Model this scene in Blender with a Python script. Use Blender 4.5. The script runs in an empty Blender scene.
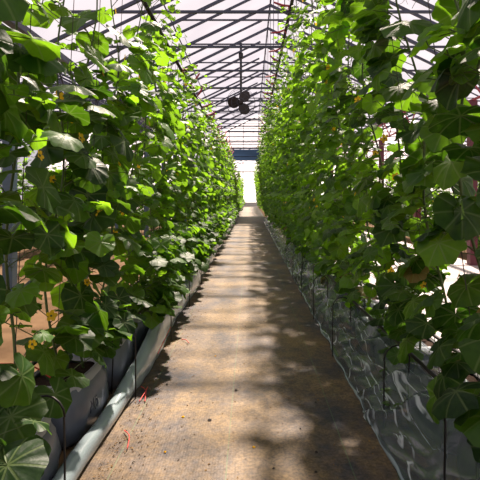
import bpy, math, random
from mathutils import Vector, Matrix, noise
R = math.radians
PI = math.pi
sc = bpy.context.scene
col = sc.collection

# ------------------------------------------------------------------ tagging
def tag(o, label=None, cat=None, group=None, kind=None):
    if label: o['label'] = label
    if cat: o['category'] = cat
    if group: o['group'] = group
    if kind: o['kind'] = kind
    return o
def empty(name, loc=(0, 0, 0), rz=0):
    o = bpy.data.objects.new(name, None); col.objects.link(o)
    o.location = loc; o.rotation_euler = (0, 0, rz); o.empty_display_size = .05
    return o
def copy_tree(o, parent=None):
    c = o.copy(); col.objects.link(c); c.parent = parent
    for ch in list(o.children): copy_tree(ch, c)
    return c

# ------------------------------------------------------------------ mesh builder
class MB:
    def __init__(s): s.v = []; s.f = []; s.m = []; s.uv = None; s.t = None
    def add(s, vs, fs, mi=0):
        b = len(s.v); s.v += [tuple(p) for p in vs]
        s.f += [tuple(b + i for i in f) for f in fs]; s.m += [mi] * len(fs)
    def box(s, lo, hi, mi=0):
        x0, y0, z0 = lo; x1, y1, z1 = hi
        s.add([(x0,y0,z0),(x1,y0,z0),(x1,y1,z0),(x0,y1,z0),(x0,y0,z1),(x1,y0,z1),(x1,y1,z1),(x0,y1,z1)],
              [(0,3,2,1),(4,5,6,7),(0,1,5,4),(1,2,6,5),(2,3,7,6),(3,0,4,7)], mi)
    def tube(s, pts, r, n=6, mi=0, cap=True):
        pts = [Vector(p) for p in pts]; k = len(pts)
        if not isinstance(r, (list, tuple)): r = [r] * k
        vs = []; up = None
        for i, p in enumerate(pts):
            d = (pts[min(i+1, k-1)] - pts[max(i-1, 0)])
            d = d.normalized() if d.length > 1e-9 else Vector((0, 0, 1))
            if up is None: up = Vector((0, 0, 1)) if abs(d.z) < .9 else Vector((1, 0, 0))
            a = d.cross(up)
            if a.length < 1e-5: a = d.cross(Vector((1, 0, 0)))
            a.normalize(); b = a.cross(d).normalized(); up = b
            for j in range(n):
                t = 2 * PI * j / n + PI / n
                vs.append(p + a * math.cos(t) * r[i] + b * math.sin(t) * r[i])
        fs = [(i*n+j, i*n+(j+1) % n, (i+1)*n+(j+1) % n, (i+1)*n+j) for i in range(k-1) for j in range(n)]
        if cap: fs += [tuple(range(n))[::-1], tuple((k-1)*n+j for j in range(n))]
        s.add(vs, fs, mi)
    def beam(s, a, b, w, h, mi=0):      # rectangular bar from a to b
        a = Vector(a); b = Vector(b); d = (b - a).normalized()
        u = Vector((0, 0, 1)) if abs(d.z) < .95 else Vector((0, 1, 0))
        x = d.cross(u).normalized() * w / 2; y = x.cross(d).normalized() * h / 2
        vs = [a-x-y, a+x-y, a+x+y, a-x+y, b-x-y, b+x-y, b+x+y, b-x+y]
        s.add(vs, [(0,3,2,1),(4,5,6,7),(0,1,5,4),(1,2,6,5),(2,3,7,6),(3,0,4,7)], mi)
    def mesh(s, name, mats, smooth=False):
        me = bpy.data.meshes.new(name); me.from_pydata(s.v, [], s.f)
        for m in (mats if isinstance(mats, (list, tuple)) else [mats]): me.materials.append(m)
        me.polygons.foreach_set('material_index', s.m)
        if smooth: me.polygons.foreach_set('use_smooth', [True] * len(s.f))
        me.update(); return me
    def build(s, name, mats, parent=None, smooth=False, loc=None):
        o = bpy.data.objects.new(name, s.mesh(name, mats, smooth)); col.objects.link(o)
        if parent: o.parent = parent
        if loc: o.location = loc
        return o

# ------------------------------------------------------------------ materials
def newmat(name):
    m = bpy.data.materials.new(name); m.use_nodes = True
    nt = m.node_tree; nt.nodes.clear()
    return m, nt, nt.nodes, nt.links
def N(nt, t, **k):
    n = nt.nodes.new(t)
    for a, b in k.items():
        if a.startswith('i_'): n.inputs[a[2:].replace('_', ' ')].default_value = b
        else: setattr(n, a, b)
    return n
def simple(name, c, rough=.5, metal=0, noise_amt=.25, scale=12, bump=0, spec=.5):
    m, nt, ns, L = newmat(name)
    out = N(nt, 'ShaderNodeOutputMaterial'); p = N(nt, 'ShaderNodeBsdfPrincipled')
    p.inputs['Roughness'].default_value = rough; p.inputs['Metallic'].default_value = metal
    p.inputs['Specular IOR Level'].default_value = spec
    tc = N(nt, 'ShaderNodeTexCoord'); no = N(nt, 'ShaderNodeTexNoise'); no.inputs['Scale'].default_value = scale
    no.inputs['Detail'].default_value = 4
    L.new(tc.outputs['Object'], no.inputs['Vector'])
    mx = N(nt, 'ShaderNodeMix', data_type='RGBA')
    mx.inputs[6].default_value = (*[x * (1 - noise_amt) for x in c], 1)
    mx.inputs[7].default_value = (*[min(1, x * (1 + noise_amt)) for x in c], 1)
    L.new(no.outputs['Fac'], mx.inputs[0]); L.new(mx.outputs[2], p.inputs['Base Color'])
    if bump:
        b = N(nt, 'ShaderNodeBump'); b.inputs['Strength'].default_value = bump; b.inputs['Distance'].default_value = .02
        L.new(no.outputs['Fac'], b.inputs['Height']); L.new(b.outputs[0], p.inputs['Normal'])
    L.new(p.outputs[0], out.inputs[0]); return m

def leaf_mat(name, c_dark, c_light, t_dark, t_light, trans=.45, rough=.42):
    m, nt, ns, L = newmat(name)
    out = N(nt, 'ShaderNodeOutputMaterial')
    at = N(nt, 'ShaderNodeAttribute', attribute_name='tint')
    uv = N(nt, 'ShaderNodeUVMap'); sp = N(nt, 'ShaderNodeSeparateXYZ'); L.new(uv.outputs[0], sp.inputs[0])
    def M(op, a, b=None):
        n = N(nt, 'ShaderNodeMath', operation=op)
        for i, v in enumerate((a, b)):
            if v is None: continue
            if isinstance(v, (int, float)): n.inputs[i].default_value = v
            else: L.new(v, n.inputs[i])
        return n.outputs[0]
    u = M('SUBTRACT', M('MULTIPLY', sp.outputs[0], 2), 1); v = M('SUBTRACT', M('MULTIPLY', sp.outputs[1], 2), 1)
    ang = M('ARCTAN2', v, u); q = M('DIVIDE', ang, R(42)); fr = M('ABSOLUTE', M('SUBTRACT', q, M('ROUND', q)))
    r = M('SQRT', M('ADD', M('MULTIPLY', u, u), M('MULTIPLY', v, v)))
    d = M('MULTIPLY', fr, M('MULTIPLY', r, .73))
    mr = N(nt, 'ShaderNodeMapRange'); mr.inputs[1].default_value = .012; mr.inputs[2].default_value = .04
    mr.inputs[3].default_value = 1; mr.inputs[4].default_value = 0; L.new(d, mr.inputs[0]); vein = mr.outputs[0]
    tc = N(nt, 'ShaderNodeTexCoord')
    no = N(nt, 'ShaderNodeTexNoise'); no.inputs['Scale'].default_value = 45; L.new(tc.outputs['Object'], no.inputs['Vector'])
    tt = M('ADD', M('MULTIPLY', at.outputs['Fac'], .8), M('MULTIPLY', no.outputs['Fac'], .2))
    def ramp(a, b):
        x = N(nt, 'ShaderNodeMix', data_type='RGBA'); x.inputs[6].default_value = (*a, 1); x.inputs[7].default_value = (*b, 1)
        L.new(tt, x.inputs[0])
        y = N(nt, 'ShaderNodeMix', data_type='RGBA'); L.new(M('MULTIPLY', vein, .35), y.inputs[0])
        L.new(x.outputs[2], y.inputs[6]); y.inputs[7].default_value = (.22, .3, .10, 1)
        return y.outputs[2]
    p = N(nt, 'ShaderNodeBsdfPrincipled'); L.new(ramp(c_dark, c_light), p.inputs['Base Color'])
    p.inputs['Roughness'].default_value = rough; p.inputs['Specular IOR Level'].default_value = .3
    bp = N(nt, 'ShaderNodeBump'); bp.inputs['Strength'].default_value = .5; bp.inputs['Distance'].default_value = .004
    L.new(M('SUBTRACT', no.outputs['Fac'], M('MULTIPLY', vein, .6)), bp.inputs['Height']); L.new(bp.outputs[0], p.inputs['Normal'])
    t = N(nt, 'ShaderNodeBsdfTranslucent'); L.new(ramp(t_dark, t_light), t.inputs['Color'])
    mx = N(nt, 'ShaderNodeMixShader'); mx.inputs[0].default_value = trans
    L.new(p.outputs[0], mx.inputs[1]); L.new(t.outputs[0], mx.inputs[2]); L.new(mx.outputs[0], out.inputs[0])
    return m
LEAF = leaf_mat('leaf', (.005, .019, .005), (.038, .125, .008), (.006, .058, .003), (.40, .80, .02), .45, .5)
LEAFOLD = leaf_mat('leaf_dry', (.16, .11, .03), (.22, .2, .05), (.2, .15, .03), (.3, .25, .05), .3)
STEM = simple('stem', (.07, .11, .025), .6)
STRING = simple('string', (.05, .04, .035), .8)
PETAL = leaf_mat('petal', (.75, .45, .01), (.9, .62, .02), (.8, .5, .01), (.9, .6, .02), .4)
STEEL = simple('steel', (.05, .055, .085), .45, .3)
DARKPIPE = simple('dark_pipe', (.018, .015, .018), .5)
REDP = simple('red_paint', (.32, .025, .04), .5)
REDTWINE = simple('red_twine', (.6, .05, .04), .6)
WIRE = simple('hoop_wire', (.02, .018, .016), .5, .5)
FANM = simple('fan_blade', (.018, .008, .006), .6)
SOIL = simple('substrate', (.035, .022, .015), .95, 0, .5, 60, .6, .1)
CRUMB = simple('crumbs', (.20, .12, .05), .95, 0, .7, 90, 0, .1)
DEBRIS = simple('dark_debris', (.02, .015, .012), .9)
BAG = simple('bag_plastic', (.095, .11, .14), .35, 0, .12, 5, .25)
BAGW = simple('bag_fold', (.33, .33, .34), .35, 0, .08, 8)
INK = simple('ink', (.003, .008, .03), .5)
WHITEF = simple('white_film', (.23, .285, .30), .2, 0, .12, 4, .25)
CONC = simple('plinth', (.5, .48, .46), .8)

def film(name, c, tr, tl, rough=.3, gloss=.1):
    m, nt, ns, L = newmat(name); out = N(nt, 'ShaderNodeOutputMaterial')
    a = N(nt, 'ShaderNodeBsdfTransparent'); a.inputs[0].default_value = (*c, 1)
    b = N(nt, 'ShaderNodeBsdfTranslucent'); b.inputs[0].default_value = (*c, 1)
    no = N(nt, 'ShaderNodeTexNoise'); no.inputs['Scale'].default_value = 1.2; tc = N(nt, 'ShaderNodeTexCoord')
    L.new(tc.outputs['Object'], no.inputs['Vector'])
    mr = N(nt, 'ShaderNodeMapRange'); mr.inputs[3].default_value = tl - .06; mr.inputs[4].default_value = tl + .06
    L.new(no.outputs['Fac'], mr.inputs[0])
    mx = N(nt, 'ShaderNodeMixShader'); L.new(mr.outputs[0], mx.inputs[0]); L.new(a.outputs[0], mx.inputs[1]); L.new(b.outputs[0], mx.inputs[2])
    L.new(mx.outputs[0], out.inputs[0]); return m
ROOFF = film('roof_film', (.92, .89, .94), 0, .10)
WALLF = film('wall_film', (.93, .91, .93), 0, .45)

def clear_sheet():
    m, nt, ns, L = newmat('clear_sheet'); out = N(nt, 'ShaderNodeOutputMaterial')
    p = N(nt, 'ShaderNodeBsdfPrincipled'); p.inputs['Base Color'].default_value = (.13, .16, .175, 1)
    p.inputs['Roughness'].default_value = .16; p.inputs['Specular IOR Level'].default_value = .9
    tc = N(nt, 'ShaderNodeTexCoord'); mp = N(nt, 'ShaderNodeMapping'); mp.inputs['Scale'].default_value = (5, .9, 5)
    mp.inputs['Rotation'].default_value = (.2, .1, .35)
    no = N(nt, 'ShaderNodeTexNoise'); no.inputs['Scale'].default_value = 1.1; no.inputs['Detail'].default_value = 2
    no.inputs['Distortion'].default_value = .8; no.noise_type = 'RIDGED_MULTIFRACTAL'; no.normalize = True
    L.new(tc.outputs['Object'], mp.inputs[0]); L.new(mp.outputs[0], no.inputs['Vector'])
    b = N(nt, 'ShaderNodeBump'); b.inputs['Strength'].default_value = .7; b.inputs['Distance'].default_value = .03
    L.new(no.outputs['Fac'], b.inputs['Height']); L.new(b.outputs[0], p.inputs['Normal'])
    # fold highlights, with stress whitening, painted as white streaks into the base colour
    def glint_mask(scale, rot, k0, k1):
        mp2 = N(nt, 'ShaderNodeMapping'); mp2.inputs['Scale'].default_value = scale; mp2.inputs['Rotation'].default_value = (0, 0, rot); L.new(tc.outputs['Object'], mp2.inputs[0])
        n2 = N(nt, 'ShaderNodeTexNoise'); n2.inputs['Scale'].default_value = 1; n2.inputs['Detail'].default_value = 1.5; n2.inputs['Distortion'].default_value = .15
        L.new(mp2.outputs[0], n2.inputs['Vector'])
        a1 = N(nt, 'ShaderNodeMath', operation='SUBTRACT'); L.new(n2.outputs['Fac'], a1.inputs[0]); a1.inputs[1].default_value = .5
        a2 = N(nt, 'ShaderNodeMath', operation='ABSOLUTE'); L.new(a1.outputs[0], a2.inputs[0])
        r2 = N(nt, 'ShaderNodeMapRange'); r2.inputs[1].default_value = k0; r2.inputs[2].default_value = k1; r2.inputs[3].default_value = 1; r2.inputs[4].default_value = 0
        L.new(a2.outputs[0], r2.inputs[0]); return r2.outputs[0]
    ca = glint_mask((11, .55, 0), .06, .001, .014); cb = glint_mask((8, .7, 0), -.30, .001, .009)
    brk = glint_mask((5, 5, 5), .5, .10, .0); 
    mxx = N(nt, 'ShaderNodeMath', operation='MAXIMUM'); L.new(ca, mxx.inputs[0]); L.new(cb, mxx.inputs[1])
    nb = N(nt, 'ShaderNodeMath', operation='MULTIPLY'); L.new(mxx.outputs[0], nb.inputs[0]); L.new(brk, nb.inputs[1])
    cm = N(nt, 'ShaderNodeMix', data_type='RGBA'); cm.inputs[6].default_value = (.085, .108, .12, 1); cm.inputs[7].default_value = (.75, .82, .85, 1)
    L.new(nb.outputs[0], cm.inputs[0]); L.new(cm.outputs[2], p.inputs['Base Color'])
    t = N(nt, 'ShaderNodeBsdfTransparent'); t.inputs[0].default_value = (.85, .9, .92, 1)
    mx = N(nt, 'ShaderNodeMixShader'); mx.inputs[0].default_value = .35
    L.new(p.outputs[0], mx.inputs[1]); L.new(t.outputs[0], mx.inputs[2]); L.new(mx.outputs[0], out.inputs[0]); return m
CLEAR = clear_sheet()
SHADE, _nt, _a, _b = newmat('shade_cloth')
_o = N(_nt, 'ShaderNodeOutputMaterial'); _d = N(_nt, 'ShaderNodeBsdfDiffuse'); _d.inputs[0].default_value = (.03, .045, .08, 1)
_t = N(_nt, 'ShaderNodeBsdfTranslucent'); _t.inputs[0].default_value = (.018, .034, .065, 1); _m = N(_nt, 'ShaderNodeMixShader')
_no = N(_nt, 'ShaderNodeTexNoise'); _no.inputs['Scale'].default_value = 3
_nt.links.new(_no.outputs['Fac'], _m.inputs[0]); _nt.links.new(_d.outputs[0], _m.inputs[1]); _nt.links.new(_t.outputs[0], _m.inputs[2]); _nt.links.new(_m.outputs[0], _o.inputs[0])

def path_mat():
    m, nt, ns, L = newmat('weed_mat'); out = N(nt, 'ShaderNodeOutputMaterial')
    p = N(nt, 'ShaderNodeBsdfPrincipled'); p.inputs['Roughness'].default_value = .55; p.inputs['Specular IOR Level'].default_value = .3
    tc = N(nt, 'ShaderNodeTexCoord'); O = tc.outputs['Object']
    def noi(scale, detail=5, sx=1, sy=1, rough=.6):
        mp = N(nt, 'ShaderNodeMapping'); mp.inputs['Scale'].default_value = (sx, sy, 1); L.new(O, mp.inputs[0])
        n = N(nt, 'ShaderNodeTexNoise'); n.inputs['Scale'].default_value = scale; n.inputs['Detail'].default_value = detail
        n.inputs['Roughness'].default_value = rough; L.new(mp.outputs[0], n.inputs['Vector']); return n.outputs['Fac']
    def M(op, a, b=None, c=None):
        n = N(nt, 'ShaderNodeMath', operation=op)
        for i, v in enumerate((a, b, c)):
            if v is None: continue
            if isinstance(v, (int, float)): n.inputs[i].default_value = v
            else: L.new(v, n.inputs[i])
        return n.outputs[0]
    sp = N(nt, 'ShaderNodeSeparateXYZ'); L.new(O, sp.inputs[0]); X = sp.outputs[0]; Y = sp.outputs[1]
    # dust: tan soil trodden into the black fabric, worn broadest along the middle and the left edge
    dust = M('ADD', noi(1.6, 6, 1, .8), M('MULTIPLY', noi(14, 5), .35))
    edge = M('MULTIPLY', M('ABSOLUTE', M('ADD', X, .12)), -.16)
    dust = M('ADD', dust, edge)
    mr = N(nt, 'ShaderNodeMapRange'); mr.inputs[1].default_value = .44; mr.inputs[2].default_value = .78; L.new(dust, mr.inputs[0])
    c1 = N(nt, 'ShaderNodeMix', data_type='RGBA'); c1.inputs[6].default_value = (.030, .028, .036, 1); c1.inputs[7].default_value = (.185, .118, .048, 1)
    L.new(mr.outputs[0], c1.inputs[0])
    sp2 = N(nt, 'ShaderNodeMapRange'); sp2.inputs[1].default_value = .35; sp2.inputs[2].default_value = .65; sp2.inputs[3].default_value = .6; sp2.inputs[4].default_value = 1.35
    L.new(noi(60, 3), sp2.inputs[0])
    weave = M('MULTIPLY', M('ADD', M('SINE', M('MULTIPLY', Y, 420)), M('SINE', M('MULTIPLY', X, 420))), .025)
    fac = M('MULTIPLY', sp2.outputs[0], M('ADD', 1, weave))
    c2 = N(nt, 'ShaderNodeMix', data_type='RGBA', blend_type='MULTIPLY'); c2.inputs[0].default_value = 1
    L.new(c1.outputs[2], c2.inputs[6]); cc = N(nt, 'ShaderNodeCombineColor')
    for i in range(3): L.new(fac, cc.inputs[i])
    L.new(cc.outputs[0], c2.inputs[7])
    # woven green marker threads
    last = c2.outputs[2]
    for x0 in (.52, -.12, -.70):
        d = M('ABSOLUTE', M('SUBTRACT', X, x0)); k = M('MULTIPLY', M('LESS_THAN', d, .003), .28)
        g = N(nt, 'ShaderNodeMix', data_type='RGBA'); L.new(k, g.inputs[0]); L.new(last, g.inputs[6]); g.inputs[7].default_value = (.10, .22, .09, 1); last = g.outputs[2]
    L.new(last, p.inputs['Base Color'])
    b = N(nt, 'ShaderNodeBump'); b.inputs['Strength'].default_value = .5; b.inputs['Distance'].default_value = .008
    L.new(M('ADD', noi(25, 5), weave), b.inputs['Height']); L.new(b.outputs[0], p.inputs['Normal'])
    L.new(p.outputs[0], out.inputs[0]); return m
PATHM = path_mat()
DIRT = simple("dirt", (.13, .078, .04), .95, 0, .45, 2.5, .5, .1)
PALE = simple('pale_ground_film', (.36, .31, .30), .6, 0, .2, 3, .2)

# ------------------------------------------------------------------ cucumber leaves
OUT = [(0,1.0),(10,.95),(20,.89),(31,.86),(42,.89),(52,.92),(62,.90),(73,.86),(84,.86),(97,.90),(108,.90),(120,.87),(133,.87),(146,.84),(158,.74),(168,.54),(176,.18)]
RING = [(a, r) for a, r in OUT] + [(-a, r) for a, r in OUT[:0:-1]]
RINGLO = [(a, r) for a, r in OUT[::2]] + [(-a, r) for a, r in OUT[:0:-2]]
def leaf_template(ring, rnd):
    n = len(ring); vs = [(0, 0, 0)]; uv = [(0, 0)]; ph = rnd.random() * 6; fold = rnd.uniform(-.05, .28); dr = rnd.uniform(.10, .38); ruf = rnd.uniform(.03, .09)
    as_ = rnd.uniform(-.08, .08)
    for k in (.42, .76, 1.0):
        for a, r in ring:
            rr = r * k * (1 + (.035 * math.sin(a * 1.7 + ph) if k == 1 else 0)); t = R(a)
            x = rr * math.cos(t); y = rr * math.sin(t) * (1.02 + as_ * (1 if a > 0 else -1))
            z = fold * abs(y) - dr * (x * x + y * y) + ruf * k * k * math.sin(5 * t + ph) + .05 * k * math.cos(R(a) * 360 / 42) * (1 if abs(a) < 150 else 0)
            vs.append((x, y, z)); uv.append((x, y))
    fs = []
    m = n
    def rid(l, j): return 1 + l * m + j
    for j in range(m - 0):
        j2 = (j + 1) % m
        a, b = ring[j][0], ring[j2][0]
        if a > 150 and b < -150: continue      # the notch where the stalk joins
        fs.append((0, rid(0, j), rid(0, j2)))
        for l in (0, 1): fs.append((rid(l, j), rid(l+1, j), rid(l+1, j2), rid(l, j2)))
    return vs, fs, uv
_r = random.Random(5)
TEMPL = [leaf_template(RING, _r) for _ in range(12)]
TEMPLLO = [leaf_template(RINGLO, _r) for _ in range(8)]

class Leaves:
    def __init__(s): s.v = []; s.f = []; s.uv = []; s.t = []; s.m = []
    def add(s, tpl, org, T, Nn, size, tint, mi=0):
        vs, fs, uv = tpl
        T = T.normalized(); Y = Nn.cross(T).normalized(); Z = T.cross(Y)
        b = len(s.v); ox, oy, oz = org
        for x, y, z in vs:
            x *= size; y *= size; z *= size
            s.v.append((ox + T.x*x + Y.x*y + Z.x*z, oy + T.y*x + Y.y*y + Z.y*z, oz + T.z*x + Y.z*y + Z.z*z))
        s.uv += uv; s.t += [tint] * len(vs)
        for f in fs: s.f.append(tuple(b + i for i in f)); s.m.append(mi)
    def mesh(s, name, mats):
        me = bpy.data.meshes.new(name); me.from_pydata(s.v, [], s.f)
        for m in mats: me.materials.append(m)
        me.polygons.foreach_set('material_index', s.m)
        me.polygons.foreach_set('use_smooth', [True] * len(s.f))
        ul = me.uv_layers.new(name='UVMap'); li = [0] * len(me.loops); me.loops.foreach_get('vertex_index', li)
        d = []
        for i in li: d += [(s.uv[i][0] + 1) / 2, (s.uv[i][1] + 1) / 2]
        ul.data.foreach_set('uv', d)
        at = me.attributes.new('tint', 'FLOAT', 'POINT'); at.data.foreach_set('value', s.t)
        me.update(); return me

def flower_geo(L, org, d, size, rnd):
    d = d.normalized(); a = d.orthogonal().normalized(); b = d.cross(a)
    petal = [(0,0,0),(.5,.36,.18),(.5,-.36,.18),(.85,.30,.26),(.85,-.30,.26),(1.02,0,.24)]
    for k in range(5):
        t = 2*PI*k/5 + rnd.random()*.2; u = a*math.cos(t) + b*math.sin(t); w = d.cross(u)
        base = len(L.v)
        for x, y, z in petal:
            p = org + (u*x + w*y + d*z) * size; L.v.append(tuple(p)); L.uv.append((.7, .1)); L.t.append(rnd.random())
        L.f += [(base, base+1, base+2), (base+1, base+3, base+4, base+2), (base+3, base+5, base+4)]; L.m += [0]*3

def plant_proto(seed, H, topx, nodes_gap=.085, size=.088, lowdens=.8, detail=True, nfl=6, bias=1.0, name='cucumber_plant', reach=1.0, per_node=3, low_z=.42, low=(0, .2, .6), tmean=.38, thin=1.25):
    """local +x faces the path; topx = how far the vine's top leans towards it"""
    rnd = random.Random(seed)
    def P(z):
        k = max(0, (z - .4) / (H - .4))
        return Vector((topx * k ** 1.1 + .035 * math.sin(z * 5.2 + seed), .04 * math.sin(z * 4.1 + seed * 2), z))
    L = Leaves(); S = MB()
    S.tube([P(.0 + H * i / 28) for i in range(29)], [.0085 - .004 * i / 28 for i in range(29)], 5)
    shoots = []
    z = .3
    tpls = TEMPL if detail else TEMPLLO
    def put(base, phi, zz, sz, tint, plen, young=False):
        d = Vector((math.cos(phi), math.sin(phi), rnd.uniform(.1, .8))).normalized()
        tip = base + d * plen
        mid = base + d * plen * .5 + Vector((0, 0, .015))
        S.tube([base, mid, tip], [.0032, .0028, .0024], 3, cap=False)
        ph2 = phi + rnd.uniform(-.7, .7); droop = R(rnd.uniform(5, 68))
        T = Vector((math.cos(ph2) * math.cos(droop), math.sin(ph2) * math.cos(droop), -math.sin(droop)))
        up = Vector((rnd.uniform(-.45, .45), rnd.uniform(-.45, .45), 1)) + Vector((math.cos(ph2), math.sin(ph2), 0)) * .5
        L.add(rnd.choice(tpls), tip, T, up, sz, tint, 1 if (zz < 1.0 and rnd.random() < .02) else 0)
    def azi():
        a = rnd.uniform(-PI, PI)
        if rnd.random() < .45 * bias: a = rnd.gauss(0, .75)
        return a
    while z < H:
        k = z / H
        dens = lowdens if z < 1.15 else (1 if k < .46 else max(.12, 1 - (k - .46) * thin))
        for q in range(per_node):
            if rnd.random() > dens * (.98 if q == 0 else .82): continue
            if z < low_z and rnd.random() < .4: continue
            sz = size * rnd.uniform(.62, 1.28) * (1 if k < .8 else 1 - (k - .8) * 2.0)
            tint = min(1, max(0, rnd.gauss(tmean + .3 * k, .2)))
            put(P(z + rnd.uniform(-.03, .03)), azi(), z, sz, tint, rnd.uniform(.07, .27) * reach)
        if rnd.random() < .24 and z > .7: shoots.append(z)
        z += nodes_gap * rnd.uniform(.8, 1.2)
    for i in range(low[0]):               # lower leaves on long stalks drooping towards the path
        zz = rnd.uniform(low[1], low[2]); put(P(max(.36, zz)) + (Vector((.12, 0, 0)) if low[0] > 30 else Vector((0, 0, 0))), rnd.gauss(0, .6), 2, size * rnd.uniform(.6, 1.2), min(1, max(0, rnd.gauss(tmean, .2))), rnd.uniform(.14, .34))
    for zs in shoots:                     # side shoots with smaller, paler leaves
        phi = azi(); p = P(zs); pts = [p.copy()]; d = Vector((math.cos(phi), math.sin(phi), rnd.uniform(-.1, .9)))
        ln = rnd.randint(3, 5)
        for i in range(ln):
            p = p + d.normalized() * .075; d += Vector((rnd.uniform(-.3, .3), rnd.uniform(-.3, .3), -.12)); pts.append(p.copy())
            put(p, phi + rnd.uniform(-1.6, 1.6), 2, size * rnd.uniform(.35, .7), min(1, max(0, rnd.gauss(.75, .15))), rnd.uniform(.03, .09))
        S.tube(pts, .0026, 4)
    top = P(H); pts = [top]                # growing tip above the wire
    d = Vector((.3, rnd.uniform(-.8, .8), .9))
    for i in range(5):
        pts.append(pts[-1] + d.normalized() * .08); d += Vector((rnd.uniform(-.2, .4), rnd.uniform(-.4, .4), -.32))
        put(pts[-1], rnd.uniform(-PI, PI), 3, size * (.7 - .1 * i), .85, .05)
    S.tube(pts, .003, 4)
    tens = []                             # curling tendrils
    for i in range(8 if detail else 0):
        zz = rnd.uniform(.9, H); b = P(zz); a = azi(); pts = []
        for j in range(16):
            t = j / 15; rr = .02 * t
            pts.append(b + Vector((math.cos(a), math.sin(a), .25)) * (.17 * t) + Vector((0, math.cos(t * 16) * rr, math.sin(t * 16) * rr - .05 * t * t)))
        Tn = MB(); Tn.tube(pts, .0013, 3, cap=False); tens.append(Tn)
    root = empty(name)
    f = bpy.data.objects.new('foliage', L.mesh('foliage', [LEAF, LEAFOLD])); col.objects.link(f); f.parent = root
    s = S.build('stem', STEM, root, True)
    for Tn in tens: Tn.build('tendril', STEM, root, True)
    if nfl:
        for i in range(nfl):
            zz = rnd.uniform(.7, H); b = P(zz); a = azi(); dd = Vector((math.cos(a), math.sin(a), .25))
            F = Leaves(); flower_geo(F, b + dd * rnd.uniform(.05, .16), dd, rnd.uniform(.022, .032), rnd)
            o = bpy.data.objects.new('flower', F.mesh('flower', [PETAL])); col.objects.link(o); o.parent = root
            if detail:
                c = Vector(F.v[0]); cb = MB(); cb.tube([c - dd.normalized() * .022, c - dd.normalized() * .010, c + dd.normalized() * .004], [.002, .004, .006], 6); cb.build('calyx', STEM, o, True)
    return root
def add_string(root, a, b):
    s = MB(); s.tube([a, b], .0022, 4); s.build('support_string', STRING, root)

XL, XR = -1.10, 1.08
HL, HR = 3.05, 3.85
LB = [plant_proto(100 + i, HL, .10, detail=False, nfl=7, size=.092, per_node=4, lowdens=1, low=(40, .1, .85), tmean=.5) for i in range(6)]
RB = [plant_proto(200 + i, HR, .42, detail=False, nfl=8, size=.092, per_node=4, lowdens=1, low=(5, .6, 1.1), tmean=.5, thin=1.45) for i in range(6)]
for r in LB: add_string(r, (.02, 0, .2), (.16, 0, 3.1))
for r in RB: add_string(r, (.02, 0, .2), (.53, 0, 3.96))
used = set()
rnd = random.Random(3)
def place(protos, x, y, rz, sc_=1.0):
    p = rnd.choice([q for q in protos])
    if p.name not in used: used.add(p.name); o = p
    else: o = copy_tree(p)
    o.location = (x, y, 0); o.rotation_euler = (0, 0, rz); o.scale = (1, 1, sc_)
    return o
# --- the vines nearest the camera, each grown for itself
ordL = ['nearest', 'second', 'third', 'fourth', 'fifth']
near_notes_L = ['at picture edge', 'over the white-rimmed bag', 'before the printed bag', 'in the printed bag', 'behind the printed bag']
near_notes_R = ['at picture edge', 'beside nearest wire hoop', 'beside second wire hoop', 'beyond second wire hoop', 'short of third wire hoop']
for i in range(5):
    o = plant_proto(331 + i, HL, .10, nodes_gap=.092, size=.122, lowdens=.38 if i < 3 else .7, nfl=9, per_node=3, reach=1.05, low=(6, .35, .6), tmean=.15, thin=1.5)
    add_string(o, (.02, 0, .2), (.16, 0, 3.1))
    o.location = (XL, 1.62 + i * .46, 0); o.rotation_euler = (0, 0, rnd.uniform(-.2, .2))
    tag(o, f'{ordL[i]} cucumber vine of the row left of the path, {near_notes_L[i]}', 'cucumber plant', 'cucumber vines in the row left of the path')
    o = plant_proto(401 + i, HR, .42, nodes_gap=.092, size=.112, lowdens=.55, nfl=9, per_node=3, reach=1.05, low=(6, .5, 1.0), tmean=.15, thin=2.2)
    add_string(o, (.02, 0, .2), (.53, 0, 3.96))
    o.location = (XR, 1.58 + i * .46, 0); o.rotation_euler = (0, 0, PI + rnd.uniform(-.2, .2))
    tag(o, f'{ordL[i]} cucumber vine of the row right of the path, {near_notes_R[i]}', 'cucumber plant', 'cucumber vines in the row right of the path')
ysm = []
y = 3.95
while y < 24.5: ysm.append(y); y += .41
while y < 60: ysm.append(y); y += 1.15
for y in ysm:
    far = y > 14
    for side in (-1, 1):
        if side < 0: o = place(LB, XL + rnd.uniform(-.04, .04), y + rnd.uniform(-.05, .05), rnd.uniform(-.35, .35), rnd.uniform(.97, 1.04))
        else: o = place(RB, XR + rnd.uniform(-.04, .04), y + rnd.uniform(-.05, .05), PI + rnd.uniform(-.35, .35), rnd.uniform(.97, 1.03))
        w = 'left' if side < 0 else 'right'
        tag(o, f'bright green cucumber vine far down the row {w} of the path, small with distance' if far else f'leafy cucumber vine in the middle stretch of the row {w} of the path',
            'cucumber plant', f'cucumber vines in the {"far" if far else "middle"} stretch {w} of the path')
for (x, y0, y1, st, rz, w) in ((-5.4, 9.2, 26, .55, 0, 'left'), (5.3, 9.6, 26, .55, PI, 'right'), (-8.2, 13.5, 28, .8, 0, 'left'), (8.2, 14, 28, .8, PI, 'right')):
    y = y0
    while y < min(y1, 25.0):
        o = place(LB, x + rnd.uniform(-.06, .06), y, rz + rnd.uniform(-.4, .4), rnd.uniform(.72, .80))
        far = abs(x) > 7
        tag(o, f'cucumber vine in the {"second" if far else "first"} neighbouring row seen through the leaves on the {w}', 'cucumber plant',
            f'vines of the {"second" if far else "first"} neighbouring row on the {w}')
        y += st

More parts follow.
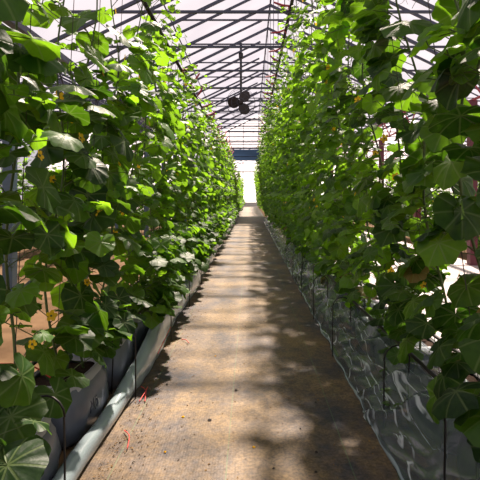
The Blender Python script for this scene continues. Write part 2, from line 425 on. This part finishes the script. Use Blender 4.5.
# ------------------------------------------------------------------ ground
def plane(name, x0, x1, y0, y1, z, m, thick=.0):
    b = MB(); b.box((x0, y0, z - .05), (x1, y1, z)); return b.build(name, m)
tag(plane('floor', -16, 16, -3, 70, -.012, DIRT), kind='structure')
b = MB()
nx, ny = 14, 160
vs = []
for j in range(ny + 1):
    for i in range(nx + 1):
        x = -.98 + 1.94 * i / nx; y = -1.0 + 63 * (j / ny) ** 1.6
        vs.append((x, y, .004 + .012 * (noise.noise(Vector((x * 1.3, y * .7, 0))) * .5 + .5)))
b.add(vs, [(j*(nx+1)+i, j*(nx+1)+i+1, (j+1)*(nx+1)+i+1, (j+1)*(nx+1)+i) for j in range(ny) for i in range(nx)])
b.add([(-.98, -1, -.01), (.96, -1, -.01), (.96, 62, -.01), (-.98, 62, -.01)], [(3, 2, 1, 0)])
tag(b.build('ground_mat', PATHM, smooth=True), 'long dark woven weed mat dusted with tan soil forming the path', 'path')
tag(plane('ground_film', 1.75, 4.7, 4.0, 26, 0, PALE), 'pale sunlit ground sheet on the neighbouring aisle right', 'ground sheet')

# crumbs of soil lying along the path: nobody could count them
b = MB(); r2 = random.Random(8)
def crumb(b, x, y, z, s):
    vs = [(x + s*r2.uniform(-1, 1), y + s*r2.uniform(-1, 1), z + s*.6*k) for k in (0, 0, 1, .8, 0)]
    b.add(vs, [(0,1,2), (1,4,3), (2,3,4), (0,2,3), (0,4,1), (1,2,3)])
for i in range(2600):
    y = 1.5 + 12 * r2.random() ** 1.7
    x = (-.78 + abs(r2.gauss(0, .11))) if r2.random() < .6 else r2.uniform(-.75, .75)
    crumb(b, x, y, .013, r2.uniform(.002, .0085))
tag(b.build('soil_crumbs', CRUMB), 'crumbs of tan soil scattered over the dark path, thickest at left edge', 'soil', kind='stuff')
spots = [(-.25, 2.86), (.02, 2.55), (.22, 2.2), (.30, 2.75), (.12, 2.35), (-.42, 2.9), (.36, 2.5), (.33, 2.32), (-.1, 3.3), (-.46, 2.5), (-.52, 2.22), (-.61, 3.4), (.44, 3.1), (-.3, 4.0)]
for i, (x, y) in enumerate(spots):
    b = MB(); s = r2.uniform(.007, .014); n = 7
    ring = [(s * r2.uniform(.6, 1.2) * math.cos(2*PI*k/n), s * r2.uniform(.6, 1.2) * math.sin(2*PI*k/n), r2.uniform(0, .002)) for k in range(n)]
    b.add(ring + [(0, 0, .008)], [(k, (k+1) % n, n) for k in range(n)] + [tuple(range(n))[::-1]])
    yel = i % 4 == 1
    o = b.build('petal_scrap' if yel else 'debris_clod', PETAL if yel else DEBRIS, loc=(x, y, .014))
    tag(o, 'tiny shrivelled yellow petal lying on the dusty path' if yel else 'small dark clod lying on the dusty path', 'petal' if yel else 'clod', 'yellow petals on the path' if yel else 'dark clods on the path')
# fallen leaf pieces resting on the clear sheet at right
def sheet_pt(u, y):          # u 0..1 across the clear sheet from path edge upwards
    k = .5 + .5 * noise.noise(Vector((y * .9, 3, 0)))
    prof = [(.735, .010), (.76, .05), (.80, .11), (.86, .19), (.93, .27), (1.00, .34), (1.08, .39), (1.18, .40)]
    t = u * (len(prof) - 1); i = min(int(t), len(prof) - 2); f = t - i
    x = prof[i][0] * (1 - f) + prof[i+1][0] * f; z = prof[i][1] * (1 - f) + prof[i+1][1] * f
    env = min(1, u * 5)
    w = .040 * noise.noise(Vector((x * 6 + y * .8, y * 1.2, z * 5))) + .014 * noise.noise(Vector((y * 3 + x * 9, x * 9, 2)))
    rid = abs(noise.noise(Vector((y * 3.1 + u * 2.2, u * 3.0, 7)))); w += .030 * (1 - min(1, rid * 5))
    edge = .018 * noise.noise(Vector((y * 3.3, 9, 0)))
    return Vector((x - w * .75 * (.35 + env * .65) + edge * (1 - u), y, max(.006, z + w * .7 * env)))
b = MB(); ys = [0.9 + 24 * (j / 620) ** 1.7 for j in range(621)]; nu = 34
for y in ys:
    for i in range(nu + 1): b.v.append(tuple(sheet_pt(i / nu, y)))
for j in range(len(ys) - 1):
    for i in range(nu): b.f.append((j*(nu+1)+i, j*(nu+1)+i+1, (j+1)*(nu+1)+i+1, (j+1)*(nu+1)+i)); b.m.append(0)
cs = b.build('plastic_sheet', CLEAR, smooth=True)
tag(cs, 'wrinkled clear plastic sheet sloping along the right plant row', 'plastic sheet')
b = MB()                                              # its gathered hem lying on the mat
b.tube([(sheet_pt(0, y).x + .012, y, .016 + .006 * math.sin(y * 9)) for y in [0.9 + .08 * i for i in range(300)]], [.011 + .005 * math.sin(i * .7) for i in range(300)], 6)
b.build('hem', WHITEF, cs, True)
lrnd = random.Random(4)
for i, (u, y, s) in enumerate([(.62, 3.22, .05), (.5, 3.05, .035), (.42, 2.86, .04), (.36, 2.74, .028), (.42, 2.62, .024)]):
    L = Leaves(); p = sheet_pt(u, y); L.add(TEMPL[i], Vector((0, 0, 0)), Vector((lrnd.uniform(-1, 1), lrnd.uniform(-1, 1), 0)), Vector((-.7, 0, 1)), s, lrnd.uniform(.2, .5))
    o = bpy.data.objects.new('fallen_leaf', L.mesh('fallen_leaf', [LEAF])); col.objects.link(o); o.location = p + Vector((-.012, 0, .018))
    tag(o, ['largest fallen green leaf on the clear sheet, farthest up', 'fallen leaf just below the largest one on the clear sheet', 'jagged fallen leaf midway along the line on the clear sheet', 'small fallen leaf near the end of the line on clear sheet', 'smallest fallen leaf scrap nearest the camera on clear sheet'][i], 'leaf', 'fallen leaves on the clear sheet')

# white film along the left bags: a rolled tube near the camera that opens into a low skirt
b = MB(); n = 22; ys = [0.9 + 24 * (j / 420) ** 1.6 for j in range(421)]
for y in ys:
    k = min(1, max(0, (y - 2.9) / 1.3)); h = .100 + .15 * k; w = .095 + .01 * k
    cx = -.855 + .02 * math.sin(y * 2.1) + .015 * noise.noise(Vector((y * 2, 0, 0)))
    for i in range(n):
        t = 2 * PI * i / n
        cr = 1 + .10 * noise.noise(Vector((math.cos(t) * 1.5, math.sin(t) * 1.5, y * 4))) + .05 * noise.noise(Vector((math.cos(t) * 4, math.sin(t) * 4, y * 9)))
        x = math.copysign(abs(math.cos(t)) ** .8, math.cos(t)) * w / 2 * cr - .03 * k * math.sin(t); z = (h / 2) * (1 + math.sin(t) * cr)
        b.v.append((cx + x, y, max(.006, z + .006)))
for j in range(len(ys) - 1):
    for i in range(n): b.f.append((j*n+i, j*n+(i+1) % n, (j+1)*n+(i+1) % n, (j+1)*n+i)); b.m.append(0)
b.f += [tuple(range(n)), tuple((len(ys)-1)*n+i for i in range(n))[::-1]]; b.m += [0, 0]
tag(b.build('plastic_film_roll', WHITEF, smooth=True), 'long white plastic film roll lying along the left grow bags', 'plastic film')

# ------------------------------------------------------------------ grow bags
def make_bag(seed):
    rb = random.Random(seed); root = empty('grow_bag'); b = MB(); n = 40
    prof = [(0, .96), (.03, 1.03), (.10, 1.08), (.17, 1.06), (.24, .97), (.29, .84), (.312, .76)]
    for z, s in prof:
        for i in range(n):
            t = 2 * PI * i / n; cx = math.copysign(abs(math.cos(t)) ** .55, math.cos(t)); cy = math.copysign(abs(math.sin(t)) ** .55, math.sin(t))
            w = .024 * noise.noise(Vector((cx * 3, cy * 3 + seed, z * 9))) + .012 * noise.noise(Vector((cx * 8, cy * 8 + seed, z * 6)))
            b.v.append((cx * (.205 * s + w), cy * (.31 * s + w), z + (.012 * noise.noise(Vector((cx*4, cy*4, seed))) if z > .2 else 0)))
    m = len(prof)
    for l in range(m - 1):
        for i in range(n): b.f.append((l*n+i, l*n+(i+1) % n, (l+1)*n+(i+1) % n, (l+1)*n+i)); b.m.append(0)
    b.f.append(tuple(range(n))[::-1]); b.m.append(0)
    b.build('bag_body', BAG, root, True)
    # turned-down white inner lining at the open mouth
    b = MB(); hh = [(.305, .74), (.33, .77), (.322, .82), (.285, .90)]
    for z, s in hh:
        for i in range(n):
            t = 2 * PI * i / n; cx = math.copysign(abs(math.cos(t)) ** .55, math.cos(t)); cy = math.copysign(abs(math.sin(t)) ** .55, math.sin(t))
            drop = (.06 * (noise.noise(Vector((cx * 2, cy * 2, seed + 5))) + .1) if z < .3 else 0)
            b.v.append((cx * .205 * s, cy * .31 * s, z - drop + .01 * noise.noise(Vector((cx*5, cy*5, seed + 2)))))
    for l in range(3):
        for i in range(n): b.f.append((l*n+i, l*n+(i+1) % n, (l+1)*n+(i+1) % n, (l+1)*n+i)); b.m.append(0)
    b.build('folded_rim', BAGW, root, True)
    b = MB(); k = 10
    for j in range(k + 1):
        for i in range(k + 1):
            x = -1 + 2*i/k; y = -1 + 2*j/k; b.v.append((x * .150, y * .235, .290 + .018 * noise.noise(Vector((x * 3, y * 3, seed)))))
    for j in range(k):
        for i in range(k): b.f.append((j*(k+1)+i, j*(k+1)+i+1, (j+1)*(k+1)+i+1, (j+1)*(k+1)+i)); b.m.append(0)
    b.build('substrate', SOIL, root, True)
    return root
bags = [make_bag(1), make_bag(2), make_bag(3)]
BX = -1.15
def text_mesh(s, size, ext=.0008):
    cu = bpy.data.curves.new('print', 'FONT'); cu.body = s; cu.size = size; cu.extrude = ext; cu.shear = .12
    o = bpy.data.objects.new('tmp', cu); col.objects.link(o); dg = bpy.context.evaluated_depsgraph_get(); dg.update()
    me = bpy.data.meshes.new_from_object(o.evaluated_get(dg)); bpy.data.objects.remove(o); me.materials.clear(); me.materials.append(INK); return me
for side in (-1, 1):
    for i in range(16):
        src = bags[i % 3]; first = side < 0 and i < 3
        o = src if first else copy_tree(src)
        o.location = ((BX if side < 0 else 1.22), 1.30 + i * .74 + (.06 if side < 0 else 0), 0); o.rotation_euler = (0, 0, (.05 if side < 0 else PI + .03) * (1 if i % 2 else -1) if side < 0 else PI)
        w = 'left' if side < 0 else 'right'
        if side < 0 and i < 5:
            lb = ['grey plastic grow bag at the lower left picture corner, mostly cut off', 'grey grow bag with a sunlit white folded rim, bottom left', 'grey grow bag printed with dark letters beside the white film roll', 'grey grow bag just behind the printed one in left row', 'fifth grey grow bag of the left row under leaves'][i]
        else: lb = f'grey plastic grow bag {"half hidden under leaves farther down the left row" if side < 0 else "dim behind the clear plastic sheet on the right"}'
        tag(o, lb, 'grow bag', f'grow bags {w} of the path')
        if side < 0 and i == 2: printed = o
for (s, size, dy, z) in (('Mö', .10, -.12, .12), ('llll', .02, .0, .10)):
    if s != 'Mö': continue
    me = text_mesh(s, size)
    from mathutils.bvhtree import BVHTree
    bm_ = [c for c in printed.children if c.name.startswith('bag_body')][0].data
    tree = BVHTree.FromPolygons([v.co.copy() for v in bm_.vertices], [tuple(p.vertices) for p in bm_.polygons])
    for v_ in me.vertices:                # the print follows the bulging film
        yy = dy + v_.co.x; zz = z + v_.co.y; hit = tree.ray_cast(Vector((.6, yy, zz)), Vector((-1, 0, 0)))
        v_.co = ((hit[0].x if hit[0] else .23) + .0022 + v_.co.z, yy, zz)
    o = bpy.data.objects.new('printed_lettering', me); col.objects.link(o); o.parent = [c for c in printed.children if c.name.startswith('bag_body')][0]
    pass
    o['label'] = 'dark blue printed letters Mö'

# ------------------------------------------------------------------ wire hoops
def hoop(x, y, h, w, lean, label, grp):
    b = MB(); pts = [(0, 0, 0), (.0, 0, h * .5), (.004, 0, h - w * .5)]
    for i in range(9):
        t = PI - PI * i / 8; pts.append((w / 2 + w / 2 * math.cos(t), lean * .3 * (1 + math.cos(t)), h - w * .5 + w * .5 * math.sin(t)))
    pts += [(w, lean, h * .5), (w + .01, lean, .02)]
    s = 1 if x > 0 else -1
    pts = [(s * p[0], p[1], p[2]) for p in pts]
    b.tube(pts, .0048, 7); tag(b.build('wire_hoop', WIRE, smooth=True, loc=(x, y, .0)), label, 'wire hoop', grp)
RY = [1.90, 2.76, 4.0, 5.2, 6.4, 7.7, 9.0]
for i, y in enumerate(RY):
    hoop(.80 if i < 2 else .715, y, [.56, .50, .52, .5, .5, .5, .5][i], .17, .08,
         ['nearest dark wire hoop at the right, bending beside a dark round leaf', 'second dark wire hoop from the camera over the clear sheet', 'third dark wire hoop pinning the clear sheet'][i] if i < 3 else 'small dark wire hoop farther down along the clear sheet', 'wire hoops along the right row')
for i, y in enumerate([2.02, 3.17, 4.45, 5.8, 7.2, 8.6]):
    hoop([-.81, -.785, -.76][min(i, 2)], y, .52, .17, .05,
         ['nearest dark wire hoop at left, arching over the grey bag', 'dark wire hoop standing at the bend of the white film roll'][i] if i < 2 else 'dark wire hoop farther down along the white film on the left', 'wire hoops along the left row')

# ------------------------------------------------------------------ irrigation pipes, red twine
for (x, z, lb) in ((.965, .44, 'black irrigation pipe above the clear sheet on the right'), (1.30, .42, 'second black irrigation pipe deeper in the right row'), (-1.30, .40, 'black irrigation pipe behind the grow bags on the left')):
    b = MB(); b.tube([(x + .012 * math.sin(y * .8), y, z + .02 * math.sin(y * 1.1)) for y in [.9 + .25 * i for i in range(96)]], .013, 8)
    tag(b.build('irrigation_pipe', DARKPIPE, smooth=True), lb, 'pipe')
def twine(pts, label, r=.004):
    b = MB(); q = []
    P_ = [Vector(p) for p in pts]
    for i in range(len(P_) - 1):
        a0 = P_[max(i-1, 0)]; a1 = P_[i]; a2 = P_[i+1]; a3 = P_[min(i+2, len(P_)-1)]
        for t in (0, .25, .5, .75): q.append(.5*((2*a1)+(a2-a0)*t+(2*a0-5*a1+4*a2-a3)*t*t+(3*a1-a0-3*a2+a3)*t**3))
    q.append(P_[-1]); b.tube(q, r, 5); tag(b.build('red_twine', REDTWINE, smooth=True), label, 'twine')
twine([(-1.32, 2.15, .60), (-1.18, 2.2, .60), (-1.06, 2.25, .57), (-.98, 2.28, .50), (-.93, 2.3, .46), (-.88, 2.3, .47)], 'red twine looping from the left picture edge over the first bag')
twine([(-.79, 3.35, .02), (-.74, 3.28, .022), (-.72, 3.18, .02), (-.705, 3.1, .022)], 'short red twine on the soil beside the second left hoop', .003)
twine([(-.74, 3.34, .02), (-.73, 3.22, .035), (-.745, 3.1, .02)], 'short red twine crossing another on the soil near the film roll', .003)
twine([(-.66, 4.45, .02), (-.61, 4.4, .03), (-.57, 4.33, .02)], 'short red twine farther up the left edge of the path', .003)
twine([(-.74, 2.72, .02), (-.69, 2.64, .03), (-.67, 2.52, .02)], 'short red twine nearest the camera by the white film roll', .003)
twine([(-.72, 4.2, .21), (-.735, 3.9, .16), (-.76, 3.8, .10)], 'red twine lying against the white film skirt', .003)

# ------------------------------------------------------------------ roof structure
RX, RZ = .48, 5.9; HALF = 4.04; EZ = 3.95
frames = [10.9 + 1.5 * k for k in range(-7, 10)]
GY = 25.9
def truss(name, half_scale=1.0, full=True):
    root = empty(name)
    for s in (-1, 1):
        b = MB(); b.beam((0, 0, RZ), (s * HALF, 0, EZ), .045, .06); b.build('rafter', STEEL, root)
        b = MB(); b.beam((s * .2, 0.0, RZ - .36), (s * (HALF - .5), 0, EZ - .02), .035, .045); b.build('lower_chord', STEEL, root)
    b = MB(); b.beam((-HALF, 0, EZ), (HALF, 0, EZ), .035, .035); b.build('tie_bar', STEEL, root)
    b = MB(); b.beam((-1.9, 0, RZ - .92), (1.9, 0, RZ - .92), .03, .03); b.build('collar_bar', STEEL, root)
    b = MB(); b.beam((0, 0, RZ), (0, 0, EZ), .012, .012); b.build('king_rod', STEEL, root)
    return root
pr = truss('roof_truss'); firstt = True
bays = [(RX, 'over the path', 'roof trusses over the path'), (RX - 8.08, 'over the bay to the left', 'roof trusses over the left bay'), (RX + 8.08, 'over the bay to the right', 'roof trusses over the right bay')]
for bx, where, grp in bays:
    for y in frames:
        o = pr if firstt else copy_tree(pr); firstt = False
        o.location = (bx, y, 0); tag(o, f'dark steel roof truss with sloping rafters and tie bar {where}', 'roof truss', grp)
for y in (30, 36, 42, 50):
    o = copy_tree(pr); o.location = (RX, y, 0); tag(o, 'distant steel roof truss beyond the gable end', 'roof truss', 'roof trusses beyond the gable')
# long bars
def bar(name, a, b_, r, m, label, cat, grp=None):
    b = MB(); b.tube([a, b_], r, 8); return tag(b.build(name, m, smooth=True), label, cat, grp)
bar('crop_pipe', (-.94, -.5, 3.12), (-.94, GY, 3.12), .020, DARKPIPE, 'dark overhead crop pipe along the left vine tops', 'pipe')
bar('crop_pipe', (.56, -.5, 3.99), (.56, GY, 3.99), .024, DARKPIPE, 'dark overhead crop pipe along the right vine tops', 'pipe')
bar('ridge_bar', (RX, -.5, RZ + .05), (RX, GY, RZ + .05), .022, STEEL, 'thin steel ridge bar running along the roof peak over the path', 'bar')
for k, xx in enumerate((-2.9, -1.6, 2.4, 3.5)):
    zz = RZ - abs(xx - RX) * (RZ - EZ) / HALF + .06
    bar('purlin', (xx, -.5, zz), (xx, GY, zz), .014, STEEL, ['outermost left', 'inner left', 'inner right', 'outermost right'][k] + ' steel purlin running lengthwise under the roof film', 'purlin', 'purlins under the roof film')
# red spring clips holding the twine at the crop pipes
hb = MB(); hb.tube([(0, 0, 0), (.10, 0, .03), (.2, 0, .10)], [.012, .016, .012], 6); hb.tube([(.03, .0, -.01), (.05, .02, -.07)], .007, 5)
hm = hb.mesh('twine_hook', REDP)
kk = 0
for side in (-1, 1):
    for i in range(22):
        y = 6.3 + i * .88; o = bpy.data.objects.new('twine_hook', hm); col.objects.link(o)
        o.location = (-.94, y, 3.12) if side < 0 else (.56, y, 3.99)
        o.rotation_euler = (rnd.uniform(-.8, .8), rnd.uniform(-.7, .9), rnd.uniform(-.5, .5) + (0 if side < 0 else PI)); o.scale = (1.1,) * 3
        tag(o, f'small red twine hook on the crop pipe over the {"left" if side < 0 else "right"} row', 'hook', f'red hooks on the {"left" if side < 0 else "right"} crop pipe')
# posts, gutters and red lattice girders between the bays
for gx, w in ((RX - HALF, 'left'), (RX + HALF, 'right')):
    b = MB(); b.add([(gx - .08, -.5, EZ + .1), (gx - .07, -.5, EZ), (gx + .07, -.5, EZ), (gx + .08, -.5, EZ + .1), (gx - .08, GY, EZ + .1), (gx - .07, GY, EZ), (gx + .07, GY, EZ), (gx + .08, GY, EZ + .1)],
                   [(0, 1, 5, 4), (1, 2, 6, 5), (2, 3, 7, 6)])
    tag(b.build('gutter', STEEL), f'long steel gutter between the roof bays on the {w}', 'gutter')
    GM = STEEL if w == 'left' else REDP
    g = empty('lattice_girder', (gx, 0, 0)); tag(g, f'long {"dark grey" if w == "left" else "red"} lattice girder under the gutter on the {w}', 'girder')
    b = MB(); b.beam((0, -.5, 3.85), (0, GY, 3.85), .04, .04); b.build('top_chord', GM, g)
    b = MB(); b.beam((0, -.5, 3.35), (0, GY, 3.35), .04, .04); b.build('bottom_chord', GM, g)
    b = MB(); y = -.5; s = 0
    while y < GY - .5: b.beam((0, y, 3.37 if s else 3.83), (0, y + .5, 3.83 if s else 3.37), .025, .025); y += .5; s ^= 1
    b.build('web_bracing', GM, g)
    for k, y in enumerate((3.1, 6.85 if w == 'left' else 9.4, 12.5, 15.9, 19.0, 22.0, 25.5)):
        b = MB(); b.box((-.075, -.075, -.02), (.075, .075, 3.34)); b.box((-.10, -.10, 0), (.10, .10, .02))
        o = b.build('post', simple('post_' + w, (.05, .085, .12) if w == 'left' else (.11, .02, .03), .5), loc=(gx, y, 0))
        tag(o, f'{"blue-grey" if w == "left" else "dark red"} steel post holding the gutter on the {w}', 'post', f'posts under the {w} gutter')
    s = -1 if w == 'left' else 1
    g = empty('lattice_beam', (gx, GY - .1, 0)); tag(g, f'red lattice cross beam below the far gable in the {w} bay', 'beam')
    for zz, nm in ((3.9, 'top_chord'), (3.45, 'bottom_chord')):
        b = MB(); b.beam((0, 0, zz), (s * 8, 0, zz), .05, .05); b.build(nm, REDP, g)
    b = MB(); q = 0
    for k in range(20): b.beam((s * k * .4, 0, 3.47 if q else 3.88), (s * (k + 1) * .4, 0, 3.88 if q else 3.47), .03, .03); q ^= 1
    b.build('web_bracing', REDP, g)
# red slanting struts where the rows run up to the gable
for s in (-1, 1):
    for k in range(7):
        y = 17 + k * 1.3; x0 = -1.2 if s < 0 else .75
        b = MB(); b.beam((x0, y, 3.2), (x0 + (.30 if s < 0 else -.12), y + .9, 3.9), .035, .035)
        b.beam((x0, y, 3.2), (x0, y, 4.0), .03, .03)
        tag(b.build('strut', REDP), f'red steel strut above the far vines on the {"left" if s < 0 else "right"}', 'strut', f'red struts above the far {"left" if s < 0 else "right"} vines')

# roof film
for n_, (bx, where, grp) in enumerate(bays):
    b = MB(); c = .09
    for s in (-1, 1):
        nsg = 6
        for i in range(nsg):
            a0, a1 = i / nsg, (i + 1) / nsg
            def pt(a): return (bx + s * HALF * a, RZ + c - (RZ - EZ) * a + .10 * math.sin(PI * a) * .6)
            (xa, za), (xb, zb) = pt(a0), pt(a1)
            b.add([(xa, -2.6, za), (xb, -2.6, zb), (xb, 62, zb), (xa, 62, za)], [(0, 1, 2, 3)])
    o = b.build('ceiling', ROOFF, smooth=True); tag(o, kind='structure')
# gable end above the opening at 25.9 m
b = MB(); b.add([(RX - HALF, GY, EZ + .1), (RX + HALF, GY, EZ + .1), (RX, GY, RZ + .1)], [(0, 1, 2)]); tag(b.build('wall_gable', WALLF), kind='structure')
for k, (z) in enumerate((4.06, 4.42, 4.72, 5.02, 5.32, 5.6)):
    hw = HALF * (RZ - z) / (RZ - EZ); b = MB(); b.beam((RX - hw, GY - .04, z), (RX + hw, GY - .04, z), .04, .05)
    tag(b.build('trim_%d' % (k + 1), STEEL), kind='structure')
for k, x in enumerate((-1.15, -.37, RX, 1.2, 2.1, -2.1)):
    zt = RZ - abs(x - RX) * (RZ - EZ) / HALF; b = MB(); b.beam((x, GY - .05, 4.0), (x, GY - .05, zt), .03, .03)
    tag(b.build('trim_%d' % (k + 7), STEEL), kind='structure')
# the shade cloth drawn flat over the passage beyond
b = MB(); nn = 24; vs = []
for j in range(nn + 1):
    for i in range(nn + 1):
        x = RX - 3.6 + 7.2 * i / nn; y = 26.1 + 8.2 * j / nn; vs.append((x, y, 4.02 + .035 * math.sin(j * 1.6) + .03 * noise.noise(Vector((x, y, 0)))))
b.add(vs, [(j*(nn+1)+i, j*(nn+1)+i+1, (j+1)*(nn+1)+i+1, (j+1)*(nn+1)+i) for j in range(nn) for i in range(nn)])
tag(b.build('shade_cloth', SHADE, smooth=True), 'dark blue shade cloth stretched across the passage beyond the gable', 'shade cloth')
# far end wall, side walls
b = MB(); b.box((-12, 62, 0), (13, 62.05, 6.4)); tag(b.build('wall_back', WALLF), kind='structure')
b = MB(); b.box((-12, 61.9, 0), (13, 61.99, .55)); tag(b.build('baseboard_back', CONC), kind='structure')
for k, z in enumerate((3.5, 4.6)):
    b = MB(); b.box((-12, 61.86, z), (13, 61.98, z + .11)); tag(b.build('trim_%d' % (20 + k), STEEL), kind='structure')
b = MB(); b.box((-.98, 61.84, 0), (-.90, 61.98, 6)); tag(b.build('trim_22', STEEL), kind='structure')
for x, w in ((RX - 12.1, 'left'), (RX + 12.1, 'right')):
    b = MB(); b.add([(x, -3, 0), (x, 62, 0), (x, 62, EZ + .1), (x, -3, EZ + .1)], [(0, 1, 2, 3)]); tag(b.build('wall_' + w, WALLF), kind='structure')
for bx, w in ((RX - 8.08, 'far_left'), (RX + 8.08, 'far_right')):
    b = MB(); b.add([(bx - HALF, GY, 0), (bx + HALF, GY, 0), (bx + HALF, GY, EZ + .1), (bx, GY, RZ + .1), (bx - HALF, GY, EZ + .1)], [(0, 1, 2, 3, 4)])
    tag(b.build('wall_' + w, WALLF), kind='structure')

# ------------------------------------------------------------------ hanging fan
fy = 12.42; fz = 1.4 + 93 * fy / 462; fx = -.245
fan = empty('hanging_fan', (fx, fy, fz)); tag(fan, 'dark three-bladed circulation fan hanging from a rod above the path', 'fan')
b = MB(); ztop = RZ - abs(fx - RX) * (RZ - EZ) / HALF - fz; b.tube([(0, .06, 0), (0, .06, ztop - .02)], .034, 8); b.box((-.06, 0, ztop - .42), (.06, .12, ztop - .30)); b.build('drop_rod', DARKPIPE, fan)
b = MB(); b.tube([(0, -.08, 0), (0, .16, 0)], [.06, .075], 16); b.build('motor', FANM, fan, True)
for ang in (58, 178, 298):
    b = MB(); n = 18; t = R(ang); u = Vector((math.cos(t), 0, math.sin(t))); w = Vector((-math.sin(t), 0, math.cos(t)))
    fr = []; bk = []
    for i in range(n):
        a = 2 * PI * i / n; ru = .190 + .165 * math.cos(a); rw = .145 * math.sin(a)
        p = u * ru + w * rw + Vector((0, -.05 + rw * .35, 0)); fr.append(p); bk.append(p + Vector((0, .008, 0)))
    b.add(fr + bk, [tuple(range(n)), tuple(range(2*n-1, n-1, -1))] + [(i, i + n, (i+1) % n + n, (i+1) % n) for i in range(n)])
    b.build('blade', FANM, fan)
b = MB()
for rr, yy in ((.38, -.09), (.38, .09), (.25, -.12), (.1, -.13)):
    b.tube([(rr * math.cos(2*PI*i/32), yy, rr * math.sin(2*PI*i/32)) for i in range(33)], .0045, 5, cap=False)
for i in range(12):
    t = 2*PI*i/12; b.tube([(.05*math.cos(t), -.13, .05*math.sin(t)), (.25*math.cos(t), -.12, .2*math.sin(t)), (.38*math.cos(t), -.09, .38*math.sin(t)), (.38*math.cos(t), .09, .38*math.sin(t))], .003, 4)
b.build('guard', STEEL, fan)

# ------------------------------------------------------------------ light, sky, camera
w = bpy.data.worlds.new('sky'); sc.world = w; w.use_nodes = True; nt = w.node_tree; nt.nodes.clear()
out = N(nt, 'ShaderNodeOutputWorld'); bg = N(nt, 'ShaderNodeBackground'); bg.inputs[0].default_value = (.92, .86, .93, 1); bg.inputs[1].default_value = .80
tc = N(nt, 'ShaderNodeTexCoord'); no = N(nt, 'ShaderNodeTexNoise'); no.inputs['Scale'].default_value = 2.0
nt.links.new(tc.outputs['Generated'], no.inputs['Vector'])
mx = N(nt, 'ShaderNodeMix', data_type='RGBA'); mx.inputs[6].default_value = (.80, .80, .92, 1); mx.inputs[7].default_value = (1.0, .90, .92, 1)
nt.links.new(no.outputs['Fac'], mx.inputs[0]); nt.links.new(mx.outputs[2], bg.inputs[0]); nt.links.new(bg.outputs[0], out.inputs[0])
sl = bpy.data.lights.new('sun', 'SUN'); sl.energy = 17.5; sl.angle = R(2.0); sl.color = (1, .87, .70)
so = bpy.data.objects.new('sun', sl); col.objects.link(so); sd = Vector((.10, .60, .78))
so.rotation_euler = sd.to_track_quat('Z', 'Y').to_euler(); so.location = (3, 10, 12)
cam = bpy.data.cameras.new('camera'); co = bpy.data.objects.new('camera', cam); col.objects.link(co); sc.camera = co
cam.sensor_width = 36; cam.lens = 36 * 462 / 480; cam.shift_x = -10 / 480; cam.shift_y = -44 / 480; cam.clip_start = .05; cam.clip_end = 300
co.location = (0, 0, 1.4); co.rotation_euler = (PI / 2, 0, 0)
sc.view_settings.view_transform = 'Standard'; sc.view_settings.look = 'None'; sc.view_settings.exposure = 0; sc.view_settings.gamma = 1
